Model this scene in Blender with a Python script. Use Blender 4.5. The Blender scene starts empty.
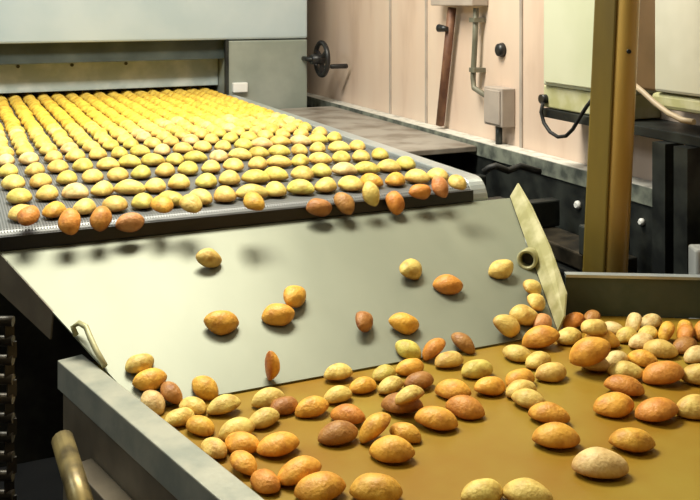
import bpy, math, random
from mathutils import Vector, Matrix
random.seed(7)
C = bpy.context.scene.collection
PI = math.pi
F = 900.0
TH = math.atan2(4, 9)
CT, ST = math.cos(TH), math.sin(TH)
CAMZ = 1.70
BELT_Z = 1.25
LOW_Z = 1.03

# ------------------------------------------------------------------ points
def cw(X, Y, z=0.0):
    """room point from sideways / ahead distances as seen from where the camera stands"""
    return Vector((CT * X + ST * Y, -ST * X + CT * Y, z))
def ray(px, py):
    return cw((px - 350) / F, 1.0, -py / F)
EYE = Vector((0, 0, CAMZ))
def on_z(px, py, z):
    d = ray(px, py); return EYE + d * ((z - CAMZ) / d.z)
def on_s(px, py, s):
    d = ray(px, py); return EYE + d * (s / d.x)
def on_t(px, py, t):
    d = ray(px, py); return EYE + d * (t / d.y)

# ------------------------------------------------------------------ materials
def new_mat(name):
    m = bpy.data.materials.new(name); m.use_nodes = True
    nt = m.node_tree
    return m, nt, nt.nodes['Principled BSDF']
def N(nt, typ, **kw):
    n = nt.nodes.new(typ)
    for k, v in kw.items():
        setattr(n, k, v)
    return n
def mat(name, col, rough=0.5, metal=0.0, col2=None, scale=8.0, lo=0.4, hi=0.65, bump=0.0, bscale=60.0, stretch=(1, 1, 1), detail=4.0, spec=0.5):
    m, nt, b = new_mat(name)
    b.inputs['Base Color'].default_value = (*col, 1)
    b.inputs['Roughness'].default_value = rough
    b.inputs['Metallic'].default_value = metal
    b.inputs['Specular IOR Level'].default_value = spec
    tc = N(nt, 'ShaderNodeTexCoord'); mp = N(nt, 'ShaderNodeMapping')
    mp.inputs['Scale'].default_value = stretch
    nt.links.new(tc.outputs['Object'], mp.inputs['Vector'])
    if col2:
        nz = N(nt, 'ShaderNodeTexNoise'); nz.inputs['Scale'].default_value = scale; nz.inputs['Detail'].default_value = detail
        nt.links.new(mp.outputs['Vector'], nz.inputs['Vector'])
        r = N(nt, 'ShaderNodeValToRGB')
        r.color_ramp.elements[0].position = lo; r.color_ramp.elements[1].position = hi
        r.color_ramp.elements[0].color = (*col, 1); r.color_ramp.elements[1].color = (*col2, 1)
        nt.links.new(nz.outputs['Fac'], r.inputs['Fac'])
        nt.links.new(r.outputs['Color'], b.inputs['Base Color'])
    if bump:
        nb = N(nt, 'ShaderNodeTexNoise'); nb.inputs['Scale'].default_value = bscale
        nt.links.new(mp.outputs['Vector'], nb.inputs['Vector'])
        bp = N(nt, 'ShaderNodeBump'); bp.inputs['Strength'].default_value = bump; bp.inputs['Distance'].default_value = 0.004
        nt.links.new(nb.outputs['Fac'], bp.inputs['Height']); nt.links.new(bp.outputs['Normal'], b.inputs['Normal'])
    return m

M = {}
M['oven'] = mat('oven_enamel', (0.38, 0.46, 0.49), 0.4, 0.0, (0.45, 0.52, 0.54), 3.0)
M['oven_side'] = mat('oven_side_steel', (0.25, 0.285, 0.25), 0.4, 0.2, (0.33, 0.36, 0.32), 5.0)
M['curtain'] = mat('dull_sheet_steel', (0.34, 0.41, 0.42), 0.5, 0.0, (0.50, 0.56, 0.56), 12.0)
M['recess'] = mat('dark_tunnel_steel', (0.035, 0.05, 0.05), 0.5, 0.2, (0.07, 0.09, 0.085), 6.0)  # near-black steel for the lintel and tunnel back
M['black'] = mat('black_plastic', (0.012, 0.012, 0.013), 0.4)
M['rubber'] = mat('black_rubber', (0.01, 0.01, 0.01), 0.6)
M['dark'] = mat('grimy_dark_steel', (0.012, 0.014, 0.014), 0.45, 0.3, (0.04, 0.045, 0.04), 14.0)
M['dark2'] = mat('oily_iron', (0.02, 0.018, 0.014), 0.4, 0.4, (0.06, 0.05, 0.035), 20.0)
M['rail'] = mat('bright_rail_steel', (0.42, 0.47, 0.48), 0.34, 0.5, (0.52, 0.55, 0.54), 12.0, bump=.1)
M['worn'] = mat('worn_rail_steel', (0.42, 0.42, 0.34), 0.4, 0.35, (0.30, 0.32, 0.27), 16.0, bump=.15)
M['side'] = mat('brown_stained_steel', (0.13, 0.105, 0.07), 0.5, 0.25, (0.20, 0.165, 0.11), 9.0)
M['chute'] = mat('chute_stainless', (0.185, 0.20, 0.145), 0.5, 0.3, (0.235, 0.25, 0.185), 4.0, .35, .7, bump=.04, bscale=25, stretch=(1, .35, 1))
M['flange'] = mat('flange_steel', (0.34, 0.32, 0.14), 0.45, 0.2, (0.52, 0.49, 0.28), 24.0)
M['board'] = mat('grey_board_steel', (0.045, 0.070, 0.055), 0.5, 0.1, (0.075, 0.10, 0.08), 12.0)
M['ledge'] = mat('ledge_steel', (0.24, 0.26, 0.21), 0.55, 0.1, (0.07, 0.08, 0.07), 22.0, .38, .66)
M['olive'] = mat('post_left_olive', (0.19, 0.135, 0.022), 0.4, 0.0, (0.12, 0.085, 0.018), 8.0, stretch=(1, 1, .25))  # darker olive tone for the post's left side
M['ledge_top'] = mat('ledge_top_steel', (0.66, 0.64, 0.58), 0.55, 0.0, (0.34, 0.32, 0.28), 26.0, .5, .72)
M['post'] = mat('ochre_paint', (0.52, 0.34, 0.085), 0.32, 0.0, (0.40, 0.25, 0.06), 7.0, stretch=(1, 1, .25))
M['cabinet'] = mat('cream_green_enamel', (0.50, 0.53, 0.36), 0.35, 0.0, (0.58, 0.60, 0.45), 3.0)
M['cabinet2'] = mat('cream_grey_enamel', (0.52, 0.51, 0.41), 0.35, 0.0, (0.70, 0.68, 0.58), 3.0)
M['lip'] = mat('yellowed_metal', (0.42, 0.41, 0.20), 0.5, 0.0, (0.55, 0.54, 0.36), 14.0)
M['brown'] = mat('brown_edge_shade', (0.10, 0.058, 0.022), 0.45, 0.0, (0.14, 0.08, 0.034), 6.0)
M['rust'] = mat('rusty_pipe', (0.13, 0.055, 0.03), 0.6, 0.1, (0.22, 0.11, 0.06), 20.0)
M['greenpipe'] = mat('grey_green_pipe', (0.12, 0.12, 0.085), 0.5, 0.1, (0.20, 0.19, 0.14), 14.0)
M['ebox'] = mat('grey_pink_box', (0.42, 0.36, 0.31), 0.55, 0.0, (0.34, 0.29, 0.25), 10.0)
M['palebox'] = mat('pale_grey_plastic', (0.55, 0.57, 0.55), 0.5)
M['hose'] = mat('dirty_white_hose', (0.42, 0.33, 0.22), 0.5)
M['tray'] = mat('stained_tray_steel', (0.34, 0.31, 0.27), 0.55, 0.1, (0.17, 0.14, 0.11), 9.0, .42, .7)
M['white'] = mat('white_cap', (0.75, 0.75, 0.72), 0.4)
M['floor'] = mat('floor_concrete', (0.05, 0.045, 0.04), 0.6, 0.0, (0.08, 0.07, 0.06), 3.0)
M['plain'] = mat('plaster', (0.30, 0.27, 0.24), 0.8, 0.0, (0.36, 0.32, 0.28), 2.0)
M['ceiling'] = mat('ceiling_paint', (0.38, 0.37, 0.34), 0.8)
M['brass'] = mat('oily_brass', (0.30, 0.23, 0.09), 0.38, 0.5, (0.12, 0.09, 0.04), 30.0)

def wall_material():
    m, nt, b = new_mat('pink_beige_wall_panel')
    b.inputs['Roughness'].default_value = 0.55
    tc = N(nt, 'ShaderNodeTexCoord')
    nz = N(nt, 'ShaderNodeTexNoise'); nz.inputs['Scale'].default_value = 2.2; nz.inputs['Detail'].default_value = 6
    mp = N(nt, 'ShaderNodeMapping'); mp.inputs['Scale'].default_value = (1, 2.5, .6)
    nt.links.new(tc.outputs['Object'], mp.inputs['Vector']); nt.links.new(mp.outputs['Vector'], nz.inputs['Vector'])
    r = N(nt, 'ShaderNodeValToRGB')
    e = r.color_ramp.elements
    e[0].position = .25; e[0].color = (0.50, 0.36, 0.27, 1)
    e[1].position = .72; e[1].color = (0.70, 0.57, 0.46, 1)
    x = e.new(.45); x.color = (0.66, 0.51, 0.405, 1)
    nt.links.new(nz.outputs['Fac'], r.inputs['Fac']); nt.links.new(r.outputs['Color'], b.inputs['Base Color'])
    return m
M['wall'] = wall_material()

def mesh_belt_material():
    m, nt, b = new_mat('wire_mesh_belt')
    b.inputs['Roughness'].default_value = 0.42; b.inputs['Metallic'].default_value = 0.35
    tc = N(nt, 'ShaderNodeTexCoord')
    w1 = N(nt, 'ShaderNodeTexWave'); w1.bands_direction = 'Y'; w1.inputs['Scale'].default_value = 40; w1.inputs['Distortion'].default_value = .3
    w2 = N(nt, 'ShaderNodeTexWave'); w2.bands_direction = 'X'; w2.inputs['Scale'].default_value = 55
    mx = N(nt, 'ShaderNodeMath'); mx.operation = 'MAXIMUM'
    for w, i in ((w1, 0), (w2, 1)):
        nt.links.new(tc.outputs['Object'], w.inputs['Vector']); nt.links.new(w.outputs['Fac'], mx.inputs[i])
    r = N(nt, 'ShaderNodeValToRGB')
    r.color_ramp.elements[0].position = .35; r.color_ramp.elements[0].color = (0.025, 0.025, 0.024, 1)
    r.color_ramp.elements[1].position = .8; r.color_ramp.elements[1].color = (0.21, 0.22, 0.22, 1)
    nt.links.new(mx.outputs[0], r.inputs['Fac']); nt.links.new(r.outputs['Color'], b.inputs['Base Color'])
    bp = N(nt, 'ShaderNodeBump'); bp.inputs['Strength'].default_value = .25; bp.inputs['Distance'].default_value = .002
    nt.links.new(mx.outputs[0], bp.inputs['Height']); nt.links.new(bp.outputs['Normal'], b.inputs['Normal'])
    return m
M['mesh_belt'] = mesh_belt_material()
M['low_belt'] = mat('oiled_ochre_belt', (0.27, 0.140, 0.010), 0.42, 0.0, (0.31, 0.215, 0.028), 5.0, .35, .65, bump=.06, bscale=40, spec=.28)

def cookie_material():
    m, nt, b = new_mat('baked_biscuit')
    b.inputs['Roughness'].default_value = 0.5
    b.inputs['Specular IOR Level'].default_value = 0.45
    oi = N(nt, 'ShaderNodeObjectInfo'); tc = N(nt, 'ShaderNodeTexCoord')
    sep = N(nt, 'ShaderNodeSeparateXYZ'); nt.links.new(tc.outputs['Object'], sep.inputs[0])
    nz = N(nt, 'ShaderNodeTexNoise'); nz.inputs['Scale'].default_value = 48; nz.inputs['Detail'].default_value = 4
    add = N(nt, 'ShaderNodeVectorMath'); add.operation = 'ADD'
    nt.links.new(tc.outputs['Object'], add.inputs[0]); nt.links.new(oi.outputs['Location'], add.inputs[1])
    nt.links.new(add.outputs[0], nz.inputs['Vector'])
    # browned underside, darkened further for the shade under each cookie
    mr = N(nt, 'ShaderNodeMapRange')
    mr.inputs['From Min'].default_value = -0.004; mr.inputs['From Max'].default_value = 0.007
    nt.links.new(sep.outputs['Z'], mr.inputs['Value'])
    ad = N(nt, 'ShaderNodeMath'); ad.operation = 'MULTIPLY_ADD'; ad.inputs[1].default_value = .7; ad.inputs[2].default_value = -.35
    nt.links.new(nz.outputs['Fac'], ad.inputs[0])
    sm = N(nt, 'ShaderNodeMath'); sm.operation = 'ADD'; sm.use_clamp = True
    nt.links.new(mr.outputs[0], sm.inputs[0]); nt.links.new(ad.outputs[0], sm.inputs[1])
    under = N(nt, 'ShaderNodeMix', data_type='RGBA', blend_type='MULTIPLY'); under.inputs['Factor'].default_value = 1
    nt.links.new(oi.outputs['Color'], under.inputs['A']); under.inputs['B'].default_value = (0.50, 0.27, 0.15, 1)
    mx = N(nt, 'ShaderNodeMix', data_type='RGBA')
    nt.links.new(sm.outputs[0], mx.inputs['Factor']); nt.links.new(under.outputs['Result'], mx.inputs['A']); nt.links.new(oi.outputs['Color'], mx.inputs['B'])
    # mottling
    r = N(nt, 'ShaderNodeValToRGB')
    r.color_ramp.elements[0].position = .3; r.color_ramp.elements[0].color = (.64, .50, .34, 1)
    r.color_ramp.elements[1].position = .6; r.color_ramp.elements[1].color = (1, 1, 1, 1)
    nt.links.new(nz.outputs['Fac'], r.inputs['Fac'])
    mm = N(nt, 'ShaderNodeMix', data_type='RGBA', blend_type='MULTIPLY'); mm.inputs['Factor'].default_value = .8
    nt.links.new(mx.outputs['Result'], mm.inputs['A']); nt.links.new(r.outputs['Color'], mm.inputs['B'])
    nt.links.new(mm.outputs['Result'], b.inputs['Base Color'])
    nb = N(nt, 'ShaderNodeTexNoise'); nb.inputs['Scale'].default_value = 160; nb.inputs['Detail'].default_value = 3
    nt.links.new(add.outputs[0], nb.inputs['Vector'])
    bp = N(nt, 'ShaderNodeBump'); bp.inputs['Strength'].default_value = .55; bp.inputs['Distance'].default_value = .003
    nt.links.new(nb.outputs['Fac'], bp.inputs['Height']); nt.links.new(bp.outputs['Normal'], b.inputs['Normal'])
    return m
M['cookie'] = cookie_material()

# ------------------------------------------------------------------ mesh builder
class MB:
    def __init__(s): s.v = []; s.f = []; s.smooth = []
    def add(s, vs, fs, smooth=False):
        b = len(s.v); s.v += [tuple(v) for v in vs]
        for f in fs: s.f.append(tuple(b + i for i in f)); s.smooth.append(smooth)
        return s
    def box(s, lo, hi):
        x0, y0, z0 = lo; x1, y1, z1 = hi
        return s.hexa([(x0, y0, z0), (x1, y0, z0), (x1, y1, z0), (x0, y1, z0)], [(x0, y0, z1), (x1, y0, z1), (x1, y1, z1), (x0, y1, z1)])
    def hexa(s, bot, top):
        n = len(bot)
        fs = [tuple(reversed(range(n))), tuple(range(n, 2 * n))]
        fs += [(i, (i + 1) % n, n + (i + 1) % n, n + i) for i in range(n)]
        return s.add(list(bot) + list(top), fs)
    def bar(s, p0, p1, w, d, turn=0.0):
        p0, p1 = Vector(p0), Vector(p1); ax = (p1 - p0).normalized()
        up = Vector((0, 0, 1)) if abs(ax.z) < .9 else Vector((0, 1, 0))
        a = ax.cross(up).normalized(); b = ax.cross(a).normalized()
        a, b = a * math.cos(turn) + b * math.sin(turn), b * math.cos(turn) - a * math.sin(turn)
        q = [(-1, -1), (1, -1), (1, 1), (-1, 1)]
        return s.hexa([p0 + a * x * w / 2 + b * y * d / 2 for x, y in q], [p1 + a * x * w / 2 + b * y * d / 2 for x, y in q])
    def tube(s, pts, r, n=12, cap=True):
        pts = [Vector(p) for p in pts]; rs = r if isinstance(r, (list, tuple)) else [r] * len(pts)
        vs = []; prev = None
        for i, p in enumerate(pts):
            ax = (pts[min(i + 1, len(pts) - 1)] - pts[max(i - 1, 0)]).normalized()
            if prev is None:
                up = Vector((0, 0, 1)) if abs(ax.z) < .9 else Vector((0, 1, 0)); a = ax.cross(up).normalized()
            else:
                a = (prev - ax * prev.dot(ax)).normalized()
            prev = a; b = ax.cross(a)
            vs += [p + (a * math.cos(2 * PI * k / n) + b * math.sin(2 * PI * k / n)) * rs[i] for k in range(n)]
        fs = [(i * n + k, i * n + (k + 1) % n, (i + 1) * n + (k + 1) % n, (i + 1) * n + k) for i in range(len(pts) - 1) for k in range(n)]
        s.add(vs, fs, True)
        if cap:
            b = len(s.v) - len(vs)
            s.f.append(tuple(b + k for k in reversed(range(n)))); s.smooth.append(False)
            s.f.append(tuple(b + (len(pts) - 1) * n + k for k in range(n))); s.smooth.append(False)
        return s
    def ring(s, c, ax, R, r, n=40, m=10):
        c, ax = Vector(c), Vector(ax).normalized()
        up = Vector((0, 0, 1)) if abs(ax.z) < .9 else Vector((0, 1, 0))
        a = ax.cross(up).normalized(); b = ax.cross(a); vs = []
        for i in range(n):
            d = a * math.cos(2 * PI * i / n) + b * math.sin(2 * PI * i / n)
            vs += [c + d * (R + r * math.cos(2 * PI * k / m)) + ax * r * math.sin(2 * PI * k / m) for k in range(m)]
        fs = [(i * m + k, ((i + 1) % n) * m + k, ((i + 1) % n) * m + (k + 1) % m, i * m + (k + 1) % m) for i in range(n) for k in range(m)]
        return s.add(vs, fs, True)
    def extrude(s, prof, x0, x1, smooth=False, close=True):
        """profile of (y, z) pushed along x"""
        n = len(prof)
        vs = [(x0, y, z) for y, z in prof] + [(x1, y, z) for y, z in prof]
        fs = [(i, (i + 1) % n, n + (i + 1) % n, n + i) for i in range(n if close else n - 1)]
        s.add(vs, fs, smooth)
        if close:
            b = len(s.v) - 2 * n
            s.f.append(tuple(b + i for i in reversed(range(n)))); s.smooth.append(False)
            s.f.append(tuple(b + n + i for i in range(n))); s.smooth.append(False)
        return s
    def build(s, name, m, parent=None, bevel=0.0, kind=None):
        me = bpy.data.meshes.new(name); me.from_pydata(s.v, [], s.f)
        me.polygons.foreach_set('use_smooth', s.smooth); me.materials.append(m)
        import bmesh
        bm = bmesh.new(); bm.from_mesh(me); bmesh.ops.recalc_face_normals(bm, faces=bm.faces); bm.to_mesh(me); bm.free()
        o = bpy.data.objects.new(name, me); C.objects.link(o)
        if parent:
            o.parent = parent
            top = parent
            off = Vector((0, 0, 0))
            while top: off += top.location; top = top.parent
            o.location = -off
        if bevel:
            bv = o.modifiers.new('bevel', 'BEVEL'); bv.width = bevel; bv.segments = 2; bv.limit_method = 'ANGLE'
        if kind: o['kind'] = kind
        return o
def thing(name, label, cat, loc=(0, 0, 0), group=None):
    o = bpy.data.objects.new(name, None); C.objects.link(o); o.location = loc
    o.empty_display_size = .05
    return tag(o, label, cat, group)
def tag(o, label, cat, group=None):
    o['label'] = label; o['category'] = cat
    if group: o['group'] = group
    return o

# ------------------------------------------------------------------ setting
WALL_S = 1.77
MB().box((-3.0, -2.6, -.1), (WALL_S + .1, 7.1, 0)).build('floor', M['floor'], kind='structure')
MB().box((WALL_S, -2.6, 0), (WALL_S + .1, 7.1, 3.3)).build('wall_right', M['wall'], kind='structure')
MB().box((-3.1, -2.6, 0), (-3.0, 7.1, 3.3)).build('wall_left', M['plain'], kind='structure')
MB().box((-3.0, 7.0, 0), (WALL_S, 7.1, 3.3)).build('wall_back', M['plain'], kind='structure')
MB().box((-3.0, -2.7, 0), (WALL_S, -2.6, 3.3)).build('wall_front', M['plain'], kind='structure')
MB().box((-3.1, -2.7, 3.3), (WALL_S + .1, 7.1, 3.4)).build('ceiling', M['ceiling'], kind='structure')
for k, px in enumerate((391, 427, 522)):              # seams between the wall panels
    t = on_s(px, 60, WALL_S).y
    MB().box((WALL_S - .006, t - .007, 0), (WALL_S, t + .007, 3.3)).build('trim_%d' % (k + 1), M['ebox'], kind='structure')

# ------------------------------------------------------------------ oven
OT = 4.05
ov = thing('tunnel_oven', 'large pale grey-green tunnel oven whose wide slot feeds out the rows of cookies', 'oven', (.3, 5.2, 0))
OR = 1.577; SR = 1.18
MB().box((-1.6, OT, 1.515), (OR, 6.5, 2.6)).build('hood', M['oven'], ov, .01)
MB().box((SR, OT + .004, 0), (OR, 6.5, 1.510)).build('side_panel', M['oven_side'], ov, .006)
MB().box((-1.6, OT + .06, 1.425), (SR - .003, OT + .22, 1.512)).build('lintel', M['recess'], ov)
MB().box((-1.6, OT + .16, 1.291), (SR - .003, OT + .18, 1.42)).build('curtain_panel', M['curtain'], ov, .003)
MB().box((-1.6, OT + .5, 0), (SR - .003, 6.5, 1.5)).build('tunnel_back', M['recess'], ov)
MB().box((SR - .012, OT - .003, 1.25), (SR + .003, OT + .02, 1.513)).build('corner_strip', M['dark'], ov)
for px in (18, 72, 126):
    p = on_t(px, 65, OT + .155)
    MB().tube([(p.x, OT + .162, 1.408), (p.x, OT + .152, 1.408)], .008, 10).build('bolt', M['dark'], ov)
MB().box((SR + .02, OT - .02, 1.27), (SR + .09, OT + .01, 1.315)).build('corner_bracket', M['white'], ov, .004)

# hand wheel on the oven's side
hw = thing('hand_wheel', 'black spoked hand wheel with a crank handle beside the oven corner', 'wheel', (1.64, 3.97, 1.41))
hc = Vector((1.625, 3.99, CAMZ - .285 + .003))
MB().ring(hc, (1, 0, 0), .078, .012).build('rim', M['black'], hw)
w = MB()
for k in range(3):
    a = 2 * PI * k / 3 + .5
    w.bar(hc, hc + Vector((0, math.cos(a), math.sin(a))) * .076, .02, .012)
w.build('spoke', M['black'], hw)
MB().tube([hc - Vector((.055, 0, 0)), hc + Vector((.018, 0, 0))], .024, 16).build('hub', M['black'], hw)
h0 = hc + Vector((.0, -.035, -.035))
MB().tube([h0, h0 + Vector((.03, 0, 0)), h0 + Vector((.035, 0, 0)), h0 + Vector((.115, 0, 0)), h0 + Vector((.12, 0, 0))], [.007, .007, .011, .012, .008], 14).build('crank_handle', M['black'], hw)
MB().tube([Vector((OR - .02, OT + .0035, hc.z)), Vector((OR - .02, 3.99, hc.z)), hc], .012, 12).build('bracket_shaft', M['dark'], hw)

# ------------------------------------------------------------------ oven belt (upper conveyor)
BL, BR = .075, 1.156
up = thing('conveyor', 'upper steel mesh conveyor carrying rows of pale cookies out of the oven', 'conveyor', (.62, 3, 0))
def nose_prof(t_back, r, zt, tc, thick=.006):
    out = [(t_back, zt)]
    out += [(tc - math.sin(a) * r, zt - r + math.cos(a) * r) for a in [PI * k / 14 for k in range(15)]]
    out += [(t_back, zt - 2 * r)]
    rr = r - thick
    out += [(t_back, zt - 2 * r + thick)]
    out += [(tc - math.sin(a) * rr, zt - r + math.cos(a) * rr) for a in [PI * k / 14 for k in range(14, -1, -1)]]
    out += [(t_back, zt - thick)]
    return out
o = MB().extrude(nose_prof(4.52, .026, BELT_Z, 1.90), BL, BR).build('mesh_belt', M['mesh_belt'], up)
MB().tube([(BL + .005, 1.90, BELT_Z - .026), (BR - .005, 1.90, BELT_Z - .026)], .0185, 20).build('nose_roller', M['dark'], up)
def side_rail(s0, s1, name):
    pr = [(4.03, BELT_Z + .012), (2.02, BELT_Z + .012)]
    pr += [(1.93 - .052 * math.sin(a), BELT_Z - .045 + .057 * math.cos(a)) for a in [PI / 2 * k / 8 for k in range(0, 9)]]
    pr += [(1.895, BELT_Z - .16), (4.03, BELT_Z - .16)]
    return MB().extrude(pr, s0, s1).build(name, M['rail'], up, .003)
side_rail(BR + .004, BR + .05, 'side_rail'); side_rail(BL - .05, BL - .004, 'side_rail')
MB().box((BL, 1.8665, 1.2145), (BR, 1.8730, 1.240)).build('nose_shade_bar', M['black'], up)  # added black strip standing in for the shade under the belt nose
MB().box((BL, 1.96, .75), (BR, 2.0, BELT_Z - .06)).build('light_stop_panel', M['dark'], up)  # added panel below the belt, keeps light from passing through
for s in (BL - .03, BR + .03):
    for t in (2.05, 3.9):
        MB().box((s - .025, t - .025, 0), (s + .025, t + .025, BELT_Z - .165)).build('leg', M['dark'], up)

# ------------------------------------------------------------------ chute
ch = thing('chute', 'sloping stainless steel chute between the upper mesh belt and lower brown belt', 'chute', (.69, 1.66, 0))
CTt, CTz, CBt, CBz = 1.868, 1.212, 1.478, LOW_Z + .004
TLs, TRs, BLs, BRs = .085, 1.262, .285, 1.112
top = [(TLs, CTt, CTz), (TRs, CTt, CTz)]; bot = [(BLs, CBt, CBz), (BRs, CBt, CBz)]
cn = Vector((0, -(CTz - CBz), CTt - CBt)).normalized()
pl = [Vector(bot[0]), Vector(bot[1]), Vector(top[1]), Vector(top[0])]
MB().hexa([p - cn * .004 for p in pl], pl).build('chute_plate', M['chute'], ch)
# raised right flange, leaning outwards
def lerp(a, b, f): return Vector(a) + (Vector(b) - Vector(a)) * f
g0, g1 = Vector(top[1]), Vector(bot[1])
prof = [(0, .004, 0), (.0, .034, .022), (.25, .045, .03), (.6, .05, .035), (.93, .052, .03), (1.0, .03, .015), (1.0, .004, 0)]
inner = [lerp(g0, g1, f) + Vector((x, 0, h)) for f, h, x in prof]
ed = Vector((.004, 0, .0))
MB().hexa(inner, [p + ed for p in inner]).build('right_flange', M['flange'], ch)
# left folded-down skirt
k0, k1 = Vector(top[0]), lerp(top[0], bot[0], .42)
dn = Vector((-.004, 0, -.07)); dn2 = Vector((-.004, 0, -.05)); th = Vector((.003, 0, 0))
MB().hexa([k0, k1, k1 + dn2, k0 + dn], [p + th for p in (k0, k1, k1 + dn2, k0 + dn)]).build('left_skirt', M['side'], ch)
# pivot collar set into the right edge
pc = on_t(528, 259, 1.655)
cax = (EYE - pc).normalized(); cax = Vector((cax.x - .25, cax.y, .15)).normalized()
col = MB(); n = 24; a = cax.cross(Vector((0, 0, 1))).normalized(); b = cax.cross(a); vs = []
for rr, hh in ((.022, -.03), (.022, .014), (.019, .017), (.0145, .014), (.0145, -.028)):
    vs += [pc + (a * math.cos(2 * PI * k / n) + b * math.sin(2 * PI * k / n)) * rr + cax * hh for k in range(n)]
col.add(vs, [(i * n + k, i * n + (k + 1) % n, (i + 1) * n + (k + 1) % n, (i + 1) * n + k) for i in range(4) for k in range(n)], True)
col.add([pc + (a * math.cos(2 * PI * k / n) + b * math.sin(2 * PI * k / n)) * .0145 - cax * .02 for k in range(n)], [tuple(range(n))])
co = col.build('pivot_collar', M['flange'], ch)
MB().tube([pc - cax * .02, pc - cax * .004], .0125, 16).build('shaft', M['dark'], co)
# bent strap at the lower left corner
def on_chute(px, py, lift):
    d = ray(px, py); p0 = Vector(bot[0]) + cn * lift
    return EYE + d * ((p0 - EYE).dot(cn) / d.dot(cn))
sp = [on_chute(x, y, l) for x, y, l in ((76, 335, .007), (73, 327, .012), (79, 323, .018), (86, 327, .02), (90, 337, .018), (96, 350, .012), (105, 366, .006))]
MB().tube(sp, .005, 10).build('bent_rod', M['flange'], ch)
for s in (.45, .95):
    MB().box((s - .02, 1.69, 1.055), (s + .02, 1.955, 1.075)).build('support_arm', M['dark'], ch)

# ------------------------------------------------------------------ lower conveyor
lo = thing('conveyor', 'lower conveyor with an oily brown belt that catches the fallen cookies', 'conveyor', cw(.3, 1.4, 0))
un, uu = Vector((.784, .6206)), Vector((-.6206, .784))
def nu(n, u, z): return cw(un.x * n + uu.x * u, un.y * n + uu.y * u, z)
poly = [nu(.620, .25, 0), cw(.80, .35), cw(.80, 1.885), cw(.3, 1.93), nu(.620, 1.62, 0)]
MB().hexa([(p.x, p.y, LOW_Z - .02) for p in poly], [(p.x, p.y, LOW_Z) for p in poly]).build('belt', M['low_belt'], lo)
RZ = CAMZ - .625
def rail_piece(n0, n1, u0, u1, z0, z1, name, m, parent=lo, bevel=.002):
    q = [(n0, u0), (n1, u0), (n1, u1), (n0, u1)]
    return MB().hexa([nu(a, b, z0) for a, b in q], [nu(a, b, z1) for a, b in q]).build(name, m, parent, bevel)
rail_piece(.571, .6160, .25, 1.54, RZ - .05, RZ, 'rail_cap', M['worn'])
rail_piece(.577, .612, .25, 1.53, RZ - .30, RZ - .051, 'side_plate', M['side'])
rail_piece(.542, .5765, .25, 1.40, RZ - .135, RZ - .115, 'side_angle', M['side'])
rail_piece(.558, .5765, .25, 1.40, RZ - .30, RZ - .136, 'lower_panel', M['side'])
bd0, bd1 = cw(.458, 1.912), cw(.80, 1.888)
def board(z0, z1, d, name, m, parent=lo, bevel=0):
    nrm = Vector((-(bd1 - bd0).y, (bd1 - bd0).x, 0)).normalized()
    q = [bd0 - nrm * d[0], bd1 - nrm * d[0], bd1 + nrm * d[1], bd0 + nrm * d[1]]
    return MB().hexa([(p.x, p.y, z0) for p in q], [(p.x, p.y, z1) for p in q]).build(name, m, parent, bevel)
bb = board(LOW_Z + .001, 1.112, (0, .006), 'back_board', M['board'])
board(1.112, 1.118, (.004, .016), 'board_lip', M['rail'], bb)
for X, Y in ((.76, .5), (.76, 1.8), (.35, 1.86), (-.40, 1.62)):
    p = cw(X, Y)
    MB().box((p.x - .02, p.y - .02, 0), (p.x + .02, p.y + .02, LOW_Z - .021)).build('leg', M['dark'], lo)

# ------------------------------------------------------------------ left machinery
p0 = on_z(-60, 560, .62)
dm = thing('machine', 'dark grimy machine body in the shade below the left end of the chute', 'machine', (-.1, 1.9, 0))
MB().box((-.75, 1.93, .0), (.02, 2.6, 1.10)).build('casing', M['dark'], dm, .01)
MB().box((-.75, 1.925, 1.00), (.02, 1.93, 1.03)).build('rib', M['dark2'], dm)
# vertical roller chain at the very left
chain = MB()
cx = cw(-.435, 1.12)
for k in range(53):
    z = 1.36 - k * .026 - .0
    z = 1.30 - k * .024
    rt = Vector((CT, -ST, 0)); fw = Vector((ST, CT, 0))
    c = Vector((cx.x, cx.y, z))
    chain.tube([c - rt * .016, c + rt * .016], .0065, 10)
    o2 = .014 if k % 2 else .011
    for sg in (-1, 1):
        chain.bar(c + rt * sg * o2 + Vector((0, 0, -.002)), c + rt * sg * o2 + Vector((0, 0, -.022)), .012, .003, math.atan2(rt.y, rt.x))
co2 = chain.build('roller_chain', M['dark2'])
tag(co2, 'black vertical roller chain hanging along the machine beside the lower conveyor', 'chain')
bk = thing('bracket', 'short oily brass-coloured bracket arm beside the side plate of the lower conveyor', 'bracket', cw(-.38, 1.3, .8))
pa, pb = cw(-.425, 1.33, 1.10), cw(-.335, 1.16, 1.075)
MB().tube([pa + Vector((0, 0, -.05)), pb + Vector((0, 0, -.06))], .016, 14).build('arm', M['brass'], bk)
q = pb + Vector((0, 0, -.06))
MB().bar(q, q + Vector((0, 0, -.12)), .03, .02, .4).build('foot_plate', M['dark2'], bk)

# ------------------------------------------------------------------ right: ledge, machine bed, motor
lg = thing('ledge', 'long grey steel ledge with crumbs running along the foot of the pink wall', 'ledge', (1.72, 2.4, 0))
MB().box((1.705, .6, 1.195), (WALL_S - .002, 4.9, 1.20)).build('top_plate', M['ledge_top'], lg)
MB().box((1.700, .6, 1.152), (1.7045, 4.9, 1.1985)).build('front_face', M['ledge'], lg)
MB().box((1.235, 2.72, 1.165), (1.6985, 4.03, 1.185)).build('drip_tray', M['tray'], lg, .003)
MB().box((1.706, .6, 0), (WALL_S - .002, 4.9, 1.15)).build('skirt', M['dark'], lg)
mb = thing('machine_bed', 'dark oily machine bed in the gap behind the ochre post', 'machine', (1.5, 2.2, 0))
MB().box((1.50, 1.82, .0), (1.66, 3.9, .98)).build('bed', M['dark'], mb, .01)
MB().box((1.52, 1.84, .985), (1.64, 3.85, 1.03)).build('slide', M['dark2'], mb, .005)
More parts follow.
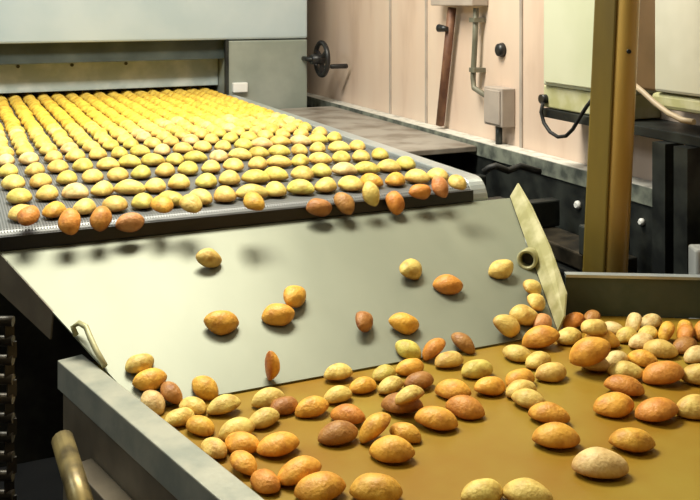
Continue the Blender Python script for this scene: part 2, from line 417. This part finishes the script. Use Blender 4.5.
for t in (1.90, 2.2, 2.6, 3.1):
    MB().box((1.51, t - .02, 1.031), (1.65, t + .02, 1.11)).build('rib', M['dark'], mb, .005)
MB().box((1.23, 2.0, .9), (1.25, 3.6, 1.12)).build('guard_plate', M['dark'], mb)
for px, py, r in ((577, 205, .013), (641, 222, .010)):
    p = on_s(px, py, 1.700)
    MB().tube([p + Vector((.006, 0, 0)), p, p + Vector((-.006, 0, 0))], [r, r, r * .6], 12).build('bolt_cap', M['white'], lg)
mo = thing('motor', 'dark finned electric motor lying between chute flange and yellow post', 'motor', on_s(558, 215, 1.38))
mc = on_s(560, 215, 1.40)
mc = Vector((1.33, 2.02, 1.085))
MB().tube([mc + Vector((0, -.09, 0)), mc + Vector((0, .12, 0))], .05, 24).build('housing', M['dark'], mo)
fn = MB()
for k in range(16):
    a = 2 * PI * k / 16
    d = Vector((math.cos(a), 0, math.sin(a)))
    fn.bar(mc + d * .054 + Vector((0, -.07, 0)), mc + d * .054 + Vector((0, .1, 0)), .004, .004, a)
fn.build('cooling_rib', M['dark2'], mo)
MB().box((mc.x - .03, mc.y - .03, mc.z + .05), (mc.x + .03, mc.y + .04, mc.z + .085)).build('terminal_box', M['dark'], mo, .004)
MB().tube([mc + Vector((0, -.16, 0)), mc + Vector((0, -.09, 0))], .012, 12).build('shaft', M['rail'], mo)
MB().box((mc.x - .05, mc.y - .06, 0), (mc.x + .05, mc.y + .09, mc.z - .05)).build('foot', M['dark'], mo)
# clamp between belt rail and flange
hs = [on_s(484, 172, 1.30), on_s(496, 166, 1.32), on_s(508, 171, 1.36), on_s(520, 166, 1.40), on_s(540, 172, 1.46)]
tag(MB().tube([hs[0], lerp(hs[0], hs[1], .5) + Vector((0, 0, .004)), hs[1], lerp(hs[1], hs[2], .5), hs[2], lerp(hs[2], hs[3], .5), hs[3], hs[4]], .009, 10).build('hanging_hose', M['rubber']), 'black rubber hose lying in the gap beside the belt nose', 'hose')

# ochre post
pB = cw(.592, 2.05); lean = cw(.018 * 8.2, 0)
po = thing('post', 'ochre painted square steel post standing behind the back board', 'post', (pB.x, pB.y, 0))
base = Vector((pB.x, pB.y, 0)) - (lean / 3.3) * 1.42
tp = base + lean + Vector((0, 0, 3.295))
o1, o2 = cw(-.010, .014), cw(.026, 0)
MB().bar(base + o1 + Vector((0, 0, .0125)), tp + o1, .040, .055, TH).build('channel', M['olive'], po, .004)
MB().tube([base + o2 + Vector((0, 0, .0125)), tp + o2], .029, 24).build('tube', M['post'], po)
MB().box((base.x - .07, base.y - .06, 0), (base.x + .07, base.y + .06, .012)).build('base_plate', M['dark'], po)
pp = base + (tp - base) * ((CAMZ - 52 * 2.0 / 900) / 3.295)
fc = cw(0, -1).normalized()
MB().tube([pp + fc * .02 + cw(.026, 0), pp + fc * .034 + cw(.026, 0)], .005, 10).build('bolt', M['dark'], po)

# ------------------------------------------------------------------ wall units
CS = 1.62
def tz(px, py, s): p = on_s(px, py, s); return p.y, p.z
ca = thing('wall_cabinet', 'cream-green metal wall cabinet above the cable loop, partly behind the post', 'cabinet', (1.69, 1.95, 1.3))
t1, zb = tz(543, 85, CS); t0, _ = tz(618, 85, CS)
MB().box((CS, t0, zb), (WALL_S - .002, t1, 2.3)).build('body', M['cabinet'], ca, .006)
MB().box((CS - .006, t0 + .01, zb + .01), (CS - .0005, t1 - .014, 2.28)).build('door', M['cabinet'], ca, .003)
_, zl = tz(541, 107, CS)
MB().box((CS + .01, t0, zl), (WALL_S - .002, t1 + .012, zb - .001)).build('bottom_tray', M['lip'], ca, .004)
p = on_s(543, 99, CS)
MB().tube([p + Vector((.02, 0, 0)), p + Vector((-.008, 0, 0))], .014, 14).build('cable_gland', M['black'], ca)

cb = thing('wall_cabinet', 'cream wall cabinet with brown shade painted at its left edge, to the right of the post', 'cabinet', (1.69, 1.4, 1.3))
u1, _ = tz(632, 50, CS); u0, _ = tz(745, 50, CS); um, _ = tz(660, 50, CS); _, zc = tz(660, 92, CS)
MB().box((CS, u0, zc), (WALL_S - .002, u1, 2.3)).build('body', M['brown'], cb, .006)  # brown body shows as painted shade along the cabinet's left edge
MB().box((CS - .02, u0, zc + .002), (CS - .0005, um, 2.29)).build('door', M['cabinet2'], cb, .008)
_, zc2 = tz(660, 108, CS)
MB().box((CS - .012, u0, zc2), (WALL_S - .002, um + .02, zc - .001)).build('bottom_tray', M['lip'], cb, .01)

br = thing('support_rail', 'long black steel rail bolted to the wall under both cabinets', 'rail', (1.7, 1.8, 1.2))
zr1 = min(zl, zc2) - .002
ze, zf = tz(541, 108, CS)[1], tz(700, 113, CS)[1]
zr1 = min(zr1, ze)
t541 = tz(540, 110, CS)[0]
MB().box((CS + .002, u0, zr1 - .026), (WALL_S - .002, t541, zr1)).build('bar', M['dark'], br, .002)
for px in (668, 690):
    t = tz(px, 150, CS)[0]
    w = .022
    MB().box((CS - .03, t - w, 0), (CS + .03, t + w, zr1 - .027)).build('leg', M['dark'], br)
a0 = on_s(541, 104, CS - .012); a1 = on_s(592, 92, CS - .012)
cpts = [on_s(x, y, CS - .012) for x, y in ((543, 103), (541, 112), (544, 123), (550, 132), (558, 137), (566, 136), (573, 129), (580, 117), (587, 106), (594, 97))]
tag(MB().tube(cpts, .0055, 10).build('cable', M['rubber']), 'black cable hanging in a loop under the cream-green cabinet', 'cable')
hp = [on_s(x, y, CS - .05) for x, y in ((633, 84), (643, 92), (655, 103), (668, 113), (682, 120), (694, 122))]
tag(MB().tube(hp, .007, 10).build('hanging_hose', M['hose']), 'dirty white hose slanting down below the cabinet right of the post', 'hose')

# brown pipe, conduit, boxes on the wall
PS = 1.735
pi = thing('pipe', 'rusty brown pipe running down the wall with a small black valve knob', 'pipe', (PS, 3, 1.2))
pt, pbm = on_s(452, 8, PS), on_s(440, 125, PS)
MB().tube([pt, pbm], .0165, 14).build('tube', M['rust'], pi)
k = on_s(447, 29, PS - .02)
MB().tube([k, on_s(439, 28, PS - .03)], [.010, .016], 12).build('valve_knob', M['black'], pi)
q = on_s(436, -30, PS - .01); r_ = on_s(478, 6, PS - .01)
tag(MB().box((1.70, r_.y, r_.z), (WALL_S - .001, q.y, r_.z + .12)).build('junction_box', M['ebox'], bevel=.004), 'grey metal box at the top of the rusty pipe', 'box')
j1, jz1 = tz(484, 86, 1.715); j0, jz0 = tz(502, 128, 1.715)
cd = thing('conduit', 'thin grey-green conduit running down the wall to the small junction box', 'pipe', (PS, 2.9, 1.2))
c0 = on_s(476, 8, PS); c1 = on_s(473, 78, PS); c2 = Vector((1.742, j1 - .02, jz1 - .05))
MB().tube([c0, on_s(475, 40, PS), c1, on_s(474, 88, PS), c2], .010, 10).build('tube', M['greenpipe'], cd)
for py in (20, 70):
    p = on_s(475, py, PS)
    MB().box((PS - .014, p.y - .018, p.z - .008), (WALL_S - .001, p.y + .018, p.z + .008)).build('clip', M['greenpipe'], cd)
jb = thing('junction_box', 'grey-pink junction box on the wall just above the ledge', 'box', (1.74, 2.8, 1.25))
j1, jz1 = tz(484, 86, 1.715); j0, jz0 = tz(502, 128, 1.715)
MB().box((1.715, j0, jz0), (WALL_S - .001, j1, jz1)).build('body', M['ebox'], jb, .004)
MB().box((1.709, j0 + .008, jz0 + .008), (1.7145, j1 - .008, jz1 - .008)).build('cover', M['ebox'], jb, .003)
jm = (j0 + j1) / 2
MB().tube([(1.74, jm, 1.2005), (1.74, jm, jz0 + .002)], .012, 12).build('nipple', M['dark'], jb)
p = on_s(502, 50, WALL_S - .002)
kn = MB()
kn.tube([(WALL_S - .001, p.y, p.z), (WALL_S - .018, p.y, p.z), (WALL_S - .024, p.y, p.z)], [.026, .022, .012], 20)
tag(kn.build('cable_grommet', M['black']), 'small round black grommet on the pink wall beside the cream-green cabinet', 'grommet')
q = [cw(.765, 1.99), cw(.815, 1.99), cw(.815, 2.04), cw(.765, 2.04)]
tag(MB().hexa(q, [p + Vector((0, 0, 1.148)) for p in q]).build('cabinet', M['palebox'], bevel=.006), 'pale grey machine cabinet just showing behind the back board by the black legs', 'cabinet')
# ------------------------------------------------------------------ cookies
ORD = ['', 'first', 'second', 'third', 'fourth', 'fifth', 'sixth', 'seventh', 'eighth', 'ninth', 'tenth', 'eleventh', 'twelfth', 'thirteenth', 'fourteenth', 'fifteenth', 'sixteenth', 'seventeenth', 'eighteenth', 'nineteenth', 'twentieth', 'twenty-first', 'twenty-second', 'twenty-third', 'twenty-fourth']
CL, CW_, CHT, CHB = .072, .0515, .0235, .0080        # length, width, dome height, belly depth
def cookie_mesh(seed):
    rnd = random.Random(seed); n, m = 18, 18
    px, pw = rnd.uniform(1.75, 2.1), rnd.uniform(.56, .68)
    ph = [rnd.uniform(0, 6.28) for _ in range(6)]
    L = CL * rnd.uniform(.96, 1.03); W = CW_ * rnd.uniform(.96, 1.04)
    vs = [(-L / 2, 0, 0)]
    for i in range(1, n):
        u = -math.cos(PI * i / n)
        k = (1 - abs(u) ** px) ** pw
        bend = .0015 * math.sin(2.2 * u + ph[0])
        for j in range(m):
            a = 2 * PI * j / m
            y, z = math.cos(a), math.copysign(abs(math.sin(a)) ** 1.1, math.sin(a))
            wob = 1 + .03 * math.sin(3 * a + ph[1] + 2 * u) + .03 * math.sin(4 * u + ph[2] + a)
            zz = z * (CHT if z > 0 else CHB)
            if z < 0: zz = -CHB * (abs(z) ** .8)
            vs.append((u * L / 2, y * W / 2 * k * wob + bend, zz * (k ** .9) * wob))
    vs.append((L / 2, 0, 0))
    fs = [(0, 1 + (j + 1) % m, 1 + j) for j in range(m)]
    for i in range(n - 2):
        fs += [(1 + i * m + j, 1 + i * m + (j + 1) % m, 1 + (i + 1) * m + (j + 1) % m, 1 + (i + 1) * m + j) for j in range(m)]
    b = 1 + (n - 2) * m; e = len(vs) - 1
    fs += [(e, b + j, b + (j + 1) % m) for j in range(m)]
    me = bpy.data.meshes.new('cookie'); me.from_pydata(vs, [], fs)
    me.polygons.foreach_set('use_smooth', [True] * len(fs)); me.materials.append(M['cookie'])
    return me
PROTO = [cookie_mesh(k) for k in range(7)]
TONE = {'p': (.80, .60, .16), 'y': (.70, .61, .13), 'g': (.82, .45, .06), 'o': (.70, .29, .045), 'b': (.44, .21, .05), 'r': (.66, .30, .10), 'w': (.80, .60, .26)}
WORD = {'p': 'pale yellow', 'y': 'greenish yellow', 'g': 'golden', 'o': 'orange-brown', 'b': 'dark brown', 'r': 'reddish', 'w': 'pale cream'}
LAST = [None]
ncook = 0
def settle(o, plane_p, plane_n, gap=.0008, only_up=False):
    R = o.rotation_euler.to_matrix() @ Matrix.Diagonal(o.scale)
    m = min((R @ v.co).dot(plane_n) for v in o.data.vertices) + (o.location - plane_p).dot(plane_n)
    if m < gap or not only_up: o.location += plane_n * (gap - m)
def cookie(loc, rot, tone, label, group, scale=1.0):
    global ncook
    o = bpy.data.objects.new('cookie' if not ncook else 'cookie.%03d' % ncook, PROTO[random.randrange(len(PROTO))])
    ncook += 1
    C.objects.link(o); LAST[0] = o
    o.location = loc
    if isinstance(rot, Matrix): o.rotation_euler = rot.to_euler()
    else: o.rotation_euler = rot
    o.scale = (scale,) * 3
    c = TONE[tone]; v = random.uniform(.9, 1.08); w = random.uniform(.93, 1.07)
    o.color = (min(1, c[0] * v), min(1, c[1] * v * w), c[2] * v * w, 1)
    return tag(o, label, 'cookie', group)

# rows on the oven belt
LANES = 17
TS = [1.955 + k * .165 for k in range(5)]
while TS[-1] < 4.33: TS.append(TS[-1] + max(.0765, (TS[-1] - TS[-2]) * .82))
ROWS = len(TS)
far = []
for r in range(ROWS):
    for l in range(LANES):
        s = .138 + l * .0607 + random.uniform(-.0022, .0022)
        t = TS[r] + random.uniform(-.010, .010)
        rz = PI / 2 + random.choice((0, 0, PI / 2 if r < 5 else 0)) * .5 + random.uniform(-.2, .2)
        if r == 0: rz += random.uniform(-.35, .35)
        if r < 11:
            tone = random.choice('ppppyyw') if r else random.choice('pppyg')
            cookie((s, t, BELT_Z + CHB + .0005), (0, 0, rz), tone,
                   '%s cookie on mesh belt, %s from left, %s row from drop edge' % (WORD[tone], ORD[l + 1], ORD[r + 1]), 'cookies in rows on the oven belt', random.uniform(.99, 1.07))
            settle(LAST[0], Vector((0, 0, BELT_Z)), Vector((0, 0, 1)))
        else:
            far.append((s, t, rz))
vs, fs = [], []
for s, t, rz in far:
    me = PROTO[random.randrange(7)]; mt = Matrix.Translation((s, t, BELT_Z + CHB + .0005)) @ Matrix.Rotation(rz, 4, 'Z') @ Matrix.Scale(1.03, 4)
    b = len(vs); vs += [mt @ v.co for v in me.vertices]; fs += [tuple(b + i for i in p.vertices) for p in me.polygons]
me = bpy.data.meshes.new('distant_cookies'); me.from_pydata([tuple(v - Vector((0, 0, BELT_Z + CHB))) for v in vs], [], fs)
me.polygons.foreach_set('use_smooth', [True] * len(fs)); me.materials.append(M['cookie'])
o = bpy.data.objects.new('distant_cookies', me); C.objects.link(o); o.color = (.74, .52, .08, 1); o['kind'] = 'stuff'
o.location = (0, 0, BELT_Z + CHB)
tag(o, 'farthest golden cookies coming out of the oven slot in rows', 'cookies')

# cookies tipping over the belt nose
nose = [(29, 217, 'o'), (70, 222, 'o'), (101, 219, 'o'), (130, 223, 'r'), (162, 206, 'g'), (191, 205, 'p'), (254, 203, 'g'), (319, 208, 'b'), (344, 204, 'b'), (371, 194, 'p'), (395, 203, 'o'), (420, 192, 'o'), (440, 187, 'r'), (457, 184, 'p')]
for i, (px, py, tn) in enumerate(nose):
    p = on_t(px, py, 1.853)
    tip = 1.0
    if p.z > 1.262:
        p = on_z(px, py, BELT_Z + .024); tip = .35
    R = Matrix.Rotation(-tip * random.uniform(-.9, -.5) if False else tip * random.uniform(.6, 1.0), 4, 'X') @ Matrix.Rotation(random.uniform(-.3, .3) + (0 if i % 4 == 3 else PI / 2), 4, 'Z')
    cookie(p, R, tn, '%s cookie tipping over the mesh belt nose, %s from the left there' % (WORD[tn], ORD[i + 1]), 'cookies tipping off the belt end', .86)

# cookies tumbling down the chute
CH = [(209, 256, 20, 'p', (.9, .3, .4), 'highest on the left half of the chute'),
      (222, 318, 25, 'g', (.5, .1, .2), 'alone mid-chute, left of the close pair'),
      (279, 311, 26, 'g', (.35, -.2, .3), 'the lower of two close together mid-chute'),
      (295, 294, 21, 'g', (.6, .2, 1.2), 'the upper of two close together mid-chute'),
      (270, 363, 14, 'g', (0, 1.45, .8), 'standing on end at the foot of the chute'),
      (364, 319, 18, 'b', (1.0, .2, 1.3), 'small and dark in the middle of the chute'),
      (405, 319, 27, 'g', (.3, .1, .1), 'low on the chute, beside the small dark one'),
      (411, 266, 22, 'p', (.5, .2, .9), 'high on the chute, smaller of the upper pair'),
      (449, 281, 29, 'o', (.25, -.15, .1), 'high on the chute, larger of the upper pair'),
      (502, 266, 24, 'p', (.4, -.3, .5), 'on the chute beside the round collar'),
      (533, 285, 18, 'p', (.4, .3, .9), 'topmost of the column against the right flange'),
      (537, 299, 20, 'p', (.5, .2, 1.2), 'second down in the column against the right flange'),
      (525, 312, 25, 'p', (.4, .1, .3), 'on the chute foot, above the pinkish one'),
      (507, 323, 27, 'p', (.4, .35, .3), 'on the chute foot, leftmost of the right-hand cluster')]
for px, py, w, tn, (rx, ry, rz), wh in CH:
    sc = .78 if w <= 20 else .9
    lift = .034 if abs(ry) > 1 else .0215
    p = on_chute(px, py, lift)
    slope = Matrix.Rotation(math.atan2(CTz - CBz, CTt - CBt), 4, 'X')
    R = slope @ Matrix.Rotation(rz - TH, 4, 'Z') @ Matrix.Rotation(ry * .99, 4, 'Y') @ Matrix.Rotation(rx * .6, 4, 'X')
    if abs(ry) > 1:
        R = Matrix.Rotation(.15, 4, 'X') @ Matrix.Rotation(PI / 2, 4, 'Y')
        p.z = max(p.z, LOW_Z + .04)
    cookie(p, R, tn, '%s cookie %s' % (WORD[tn], wh), 'cookies tumbling down the chute', sc)
    settle(bpy.data.objects[-1] if False else LAST[0], Vector(bot[0]), cn)

# the pile on the lower belt: pixel centre, seen width, tone, lean, lies-on-others, place
PILE = [
 # against the left rail
 ('L', 150, 380, 32, 'g', 0, 0), ('L', 141, 367, 22, 'p', 0, 0), ('L', 166, 395, 29, 'b', -30, 0), ('L', 156, 404, 22, 'w', 0, 0), ('L', 191, 410, 28, 'p', 0, 0),
 ('L', 181, 419, 26, 'p', 0, 0), ('L', 200, 427, 27, 'g', -8, 0), ('L', 216, 451, 24, 'p', 0, 0), ('L', 243, 464, 31, 'g', -15, 0), ('L', 268, 484, 32, 'o', 0, 0),
 # left part
 ('A', 205, 389, 31, 'g', 0, 0), ('A', 224, 407, 35, 'p', 8, 0), ('A', 237, 431, 38, 'p', 8, 0), ('A', 264, 420, 33, 'p', 6, 0), ('A', 240, 446, 38, 'g', 0, 0), ('A', 278, 447, 43, 'g', 4, 0),
 ('A', 271, 401, 35, 'p', 5, 0), ('A', 286, 408, 22, 'b', 0, 0), ('A', 307, 408, 36, 'g', 8, 0),
 # bottom of the frame
 ('F', 298, 474, 47, 'g', 12, 0), ('F', 319, 489, 52, 'g', 4, 0), ('F', 376, 493, 55, 'g', 0, 0), ('F', 487, 496, 48, 'p', 0, 0), ('F', 523, 497, 50, 'p', 0, 0), ('F', 600, 468, 58, 'w', 0, 0), ('F', 632, 444, 48, 'g', 0, 0), ('F', 556, 440, 50, 'g', 0, 0),
 # middle
 ('M', 338, 376, 31, 'p', 0, 0), ('M', 338, 397, 30, 'p', 4, 0), ('M', 363, 388, 29, 'g', 0, 0), ('M', 348, 417, 37, 'o', 4, 0), ('M', 338, 435, 42, 'b', 6, 0), ('M', 377, 428, 38, 'g', 34, 0),
 ('M', 404, 434, 33, 'g', -8, 0), ('M', 392, 452, 48, 'g', 4, 0), ('M', 436, 421, 45, 'g', -5, 0), ('M', 402, 406, 42, 'b', 4, 0), ('M', 410, 398, 32, 'p', 8, 1),
 # under the chute foot
 ('C', 408, 351, 27, 'y', 0, 0), ('C', 434, 350, 28, 'o', 35, 0), ('C', 463, 346, 26, 'b', -10, 0), ('C', 449, 362, 31, 'p', 4, 0), ('C', 410, 369, 32, 'g', 4, 0), ('C', 391, 387, 29, 'p', 8, 0),
 ('C', 419, 383, 34, 'b', 4, 0), ('C', 384, 376, 24, 'y', 0, 0), ('C', 477, 371, 34, 'y', 5, 0), ('C', 490, 388, 36, 'g', -4, 0), ('C', 453, 392, 38, 'g', 4, 0), ('C', 465, 409, 41, 'o', -6, 0), ('C', 518, 355, 30, 'p', -6, 0),
 # by the chute flange
 ('D', 542, 324, 21, 'r', 0, 0), ('D', 541, 338, 41, 'g', 16, 0), ('D', 577, 321, 26, 'o', 25, 0), ('D', 589, 319, 20, 'b', 30, 0), ('D', 569, 338, 30, 'p', 5, 0), ('D', 594, 329, 28, 'p', 0, 1), ('D', 602, 340, 36, 'g', -8, 0),
 ('D', 590, 353, 47, 'g', 26, 1), ('D', 601, 368, 31, 'w', 0, 0), ('D', 538, 362, 30, 'p', 6, 0), ('D', 551, 374, 36, 'p', 4, 0), ('D', 520, 380, 32, 'g', 8, 0), ('D', 521, 391, 33, 'p', 4, 0), ('D', 529, 401, 36, 'p', -6, 1), ('D', 549, 417, 41, 'g', 0, 0),
 # heap by the back board
 ('B', 614, 331, 20, 'w', 0, 0), ('B', 627, 335, 22, 'p', 15, 0), ('B', 637, 323, 18, 'w', 55, 0), ('B', 651, 323, 27, 'w', 10, 0), ('B', 668, 331, 24, 'g', 50, 0), ('B', 679, 332, 22, 'o', 50, 0), ('B', 688, 330, 22, 'g', 50, 0), ('B', 698, 330, 24, 'o', 40, 0),
 ('B', 653, 336, 24, 'p', 8, 0), ('B', 643, 342, 29, 'w', 4, 0), ('B', 684, 345, 30, 'b', 8, 0), ('B', 660, 351, 34, 'p', 0, 0),
 # right part
 ('R', 697, 356, 30, 'w', 10, 0), ('R', 692, 377, 42, 'p', 4, 0), ('R', 631, 373, 35, 'p', 4, 0), ('R', 662, 373, 44, 'o', 14, 0), ('R', 624, 388, 40, 'o', -6, 0), ('R', 642, 361, 30, 'g', 0, 0), ('R', 618, 361, 24, 'w', 0, 0),
 ('R', 614, 407, 43, 'g', 4, 0), ('R', 657, 412, 45, 'o', 8, 0), ('R', 695, 409, 43, 'p', 6, 0)]
PLACE = {'L': 'against the left rail, %s down along the rail', 'A': 'between chute foot and left rail, %s from the left',
         'F': 'along the bottom edge of the picture, %s from the left', 'M': 'in the middle cluster of the lower belt, %s from the left',
         'C': 'just below the chute foot, %s from the left', 'D': 'in the heap below the chute flange, %s from the left',
         'B': 'heaped against the back board, %s from the left', 'R': 'in front of the back board heap, %s from the left'}
rank = {}
for z in PLACE:
    ids = [i for i, c in enumerate(PILE) if c[0] == z]
    ids.sort(key=lambda i: PILE[i][2] if z == 'L' else PILE[i][1])
    for k, i in enumerate(ids): rank[i] = k + 1
G = .005; H = {}
def chute_h(c):
    x, y = c[0] * G, c[1] * G
    f = (y - CBt) / (CTt - CBt)
    return 0 if f < 0 or not (BLs + (TLs - BLs) * f < x < BRs + (TRs - BRs) * f) else f * (CTz - CBz)
def cells(p, rz, sc):
    c, s = math.cos(rz), math.sin(rz); a, b = CL / 2 * sc, CW_ / 2 * sc; k = int(a / G) + 1
    for i in range(-k, k + 1):
        for j in range(-k, k + 1):
            u = (i * G * c + j * G * s) / a; v = (-i * G * s + j * G * c) / b
            q = abs(u) ** 1.8 + v * v
            if q < .92:
                yield (round(p.x / G) + i, round(p.y / G) + j), (1 - q) ** .6, u
spec = {}
for i, (z_, px, py, w, tn, lean_, top_) in enumerate(PILE):
    Y = F * (CAMZ - LOW_Z - .018) / py
    sc = max(.74, min(1.12, (w / (F * CL / Y)) ** .8))
    Lp = F * CL / Y * sc; Wp = F * CW_ / Y * sc
    phi = 0 if w > Lp else math.acos(math.sqrt(max(0., (w * w - Wp * Wp) / (Lp * Lp - Wp * Wp))))
    phi = min(phi, .75 if abs(lean_) < 20 else 1.0)
    sgn = random.choice((-1, 1)) if abs(lean_) < 5 else (1 if lean_ > 0 else -1)
    le = math.radians(lean_)
    spec[i] = dict(sc=sc, rz=-TH + sgn * phi, le=le, extra=abs(math.sin(le)) * CL / 2 * .75 * sc)
def clear_rail(p):
    n_ = .784 * (CT * p.x - ST * p.y) + .6206 * (ST * p.x + CT * p.y)
    return p + cw(.784, .6206) * (.651 - n_) if n_ < .651 else p
def reach(d, sp):                                        # half extent of a lying cookie towards d
    c, s_ = math.cos(sp['rz']), math.sin(sp['rz'])
    u, v = d.x * c + d.y * s_, -d.x * s_ + d.y * c
    return math.hypot(u * CL / 2 * math.cos(sp['le']), v * CW_ / 2) * sp['sc']
ground = [i for i in range(len(PILE)) if not PILE[i][6]]
for i in ground: spec[i]['p'] = clear_rail(on_z(PILE[i][1], PILE[i][2], LOW_Z + CHB * spec[i]['sc'] + spec[i]['extra']))
for i in ground:
    q = on_chute(PILE[i][1], PILE[i][2], CHB * spec[i]['sc'])
    spec[i]['slide'] = q.y > CBt - .004 and q.z > spec[i]['p'].z and BLs - .01 < q.x < BRs
    if spec[i]['slide']: spec[i]['p'] = q
SLOPE = Matrix.Rotation(math.atan2(CTz - CBz, CTt - CBt), 4, 'X')
for _ in range(60):                                      # lying side by side: nudge neighbours out of each other
    for a_ in range(len(ground)):
        for b_ in range(a_):
            A, B = spec[ground[a_]], spec[ground[b_]]
            d = B['p'] - A['p']; d.z = 0
            if d.length > .09 or d.length < 1e-6: continue
            e = d.normalized(); need = .93 * (reach(e, A) + reach(e, B))
            if d.length < need:
                k = (need - d.length) * .25
                A['p'] = clear_rail(A['p'] - e * k); B['p'] = clear_rail(B['p'] + e * k)
order = sorted(range(len(PILE)), key=lambda i: (PILE[i][6], -PILE[i][2]))
for i in order:
    z_, px, py, w, tn, lean_, top_ = PILE[i]
    sp = spec[i]; sc, rz, le, extra = sp['sc'], sp['rz'], sp['le'], sp['extra']
    lift = 0
    if top_:
        for _ in range(4):
            p = on_z(px, py, LOW_Z + CHB * sc + lift + extra)
            nl = max([max(H.get(c, 0), chute_h(c)) - CHB * sc * (1 - pr) - extra * .6 - .004 for c, pr, u in cells(p, rz, sc)] + [0])
            nl = min(nl, .028)
            if abs(nl - lift) < .001: break
            lift = nl
        p = clear_rail(on_z(px, py, LOW_Z + CHB * sc + lift + extra))
    else:
        p = sp['p']
    for c, pr, u in cells(p, rz, sc):
        H[c] = max(H.get(c, 0), lift + extra + (CHB + CHT * pr) * sc)
    tilt = Matrix.Rotation(random.uniform(-.12, .12) + (random.choice((-1, 1)) * .25 if lift > .006 else 0), 4, 'X')
    R = Matrix.Rotation(-le, 4, cw(0, 1)) @ Matrix.Rotation(rz, 4, 'Z') @ tilt
    if sp.get('slide'): R = SLOPE @ R
    cookie(p, R, tn, '%s cookie %s' % (WORD[tn], PLACE[z_] % ORD[rank[i]]), 'cookies piled on the lower belt', sc)
    settle(LAST[0], Vector((0, 0, LOW_Z)), Vector((0, 0, 1)), .0008, lift > .004 or sp.get('slide', False))
    if LAST[0].location.y > CBt - .05 and BLs < p.x < BRs: settle(LAST[0], Vector(bot[0]), cn, .0008, True)

# ------------------------------------------------------------------ light
def area(name, loc, rot, sx, sy, power, col):
    l = bpy.data.lights.new(name, 'AREA'); l.shape = 'RECTANGLE'; l.size = sx; l.size_y = sy; l.energy = power; l.color = col
    o = bpy.data.objects.new(name, l); C.objects.link(o); o.location = loc; o.rotation_euler = rot
    return o
area('unseen_overhead_light', (.45, 2.35, 3.2), (0, 0, 0), 1.3, .5, 105, (1.0, .95, .80))
area('unseen_overhead_light', (.2, .5, 3.2), (0, 0, 0), 1.4, .6, 9, (1.0, .85, .55))  # unseen warm fill added for the pile
area('unseen_overhead_light', (-1.6, 2.4, 3.2), (0, math.radians(-25), 0), 1.0, 1.4, 40, (.84, .95, 1.0))  # unseen cool fill added to brighten the right wall
l = bpy.data.lights.new('added_yellow_spot', 'SPOT'); l.energy = 95; l.color = (1, .84, .02); l.spot_size = math.radians(50); l.spot_blend = .9; l.shadow_soft_size = .12  # added spot that tints the far rows yellow, no real fitting
o = bpy.data.objects.new('added_yellow_spot', l); C.objects.link(o); o.location = (.6, 3.3, 2.9); o.rotation_euler = (math.radians(4), 0, 0)
w = bpy.data.worlds.new('world'); bpy.context.scene.world = w; w.use_nodes = True
w.node_tree.nodes['Background'].inputs[0].default_value = (.6, .62, .65, 1); w.node_tree.nodes['Background'].inputs[1].default_value = .1

# ------------------------------------------------------------------ camera
cam = bpy.data.cameras.new('camera'); co = bpy.data.objects.new('camera', cam); C.objects.link(co)
co.location = EYE; co.rotation_euler = (PI / 2, 0, -TH)
cam.sensor_fit = 'HORIZONTAL'; cam.sensor_width = 36; cam.lens = F / 700 * 36; cam.shift_y = -250 / 700; cam.clip_start = .01
bpy.context.scene.camera = co
vs_ = bpy.context.scene.view_settings
vs_.view_transform = 'Standard'; vs_.look = 'None'; vs_.gamma = 1; vs_.use_curve_mapping = False; vs_.exposure = 0.0
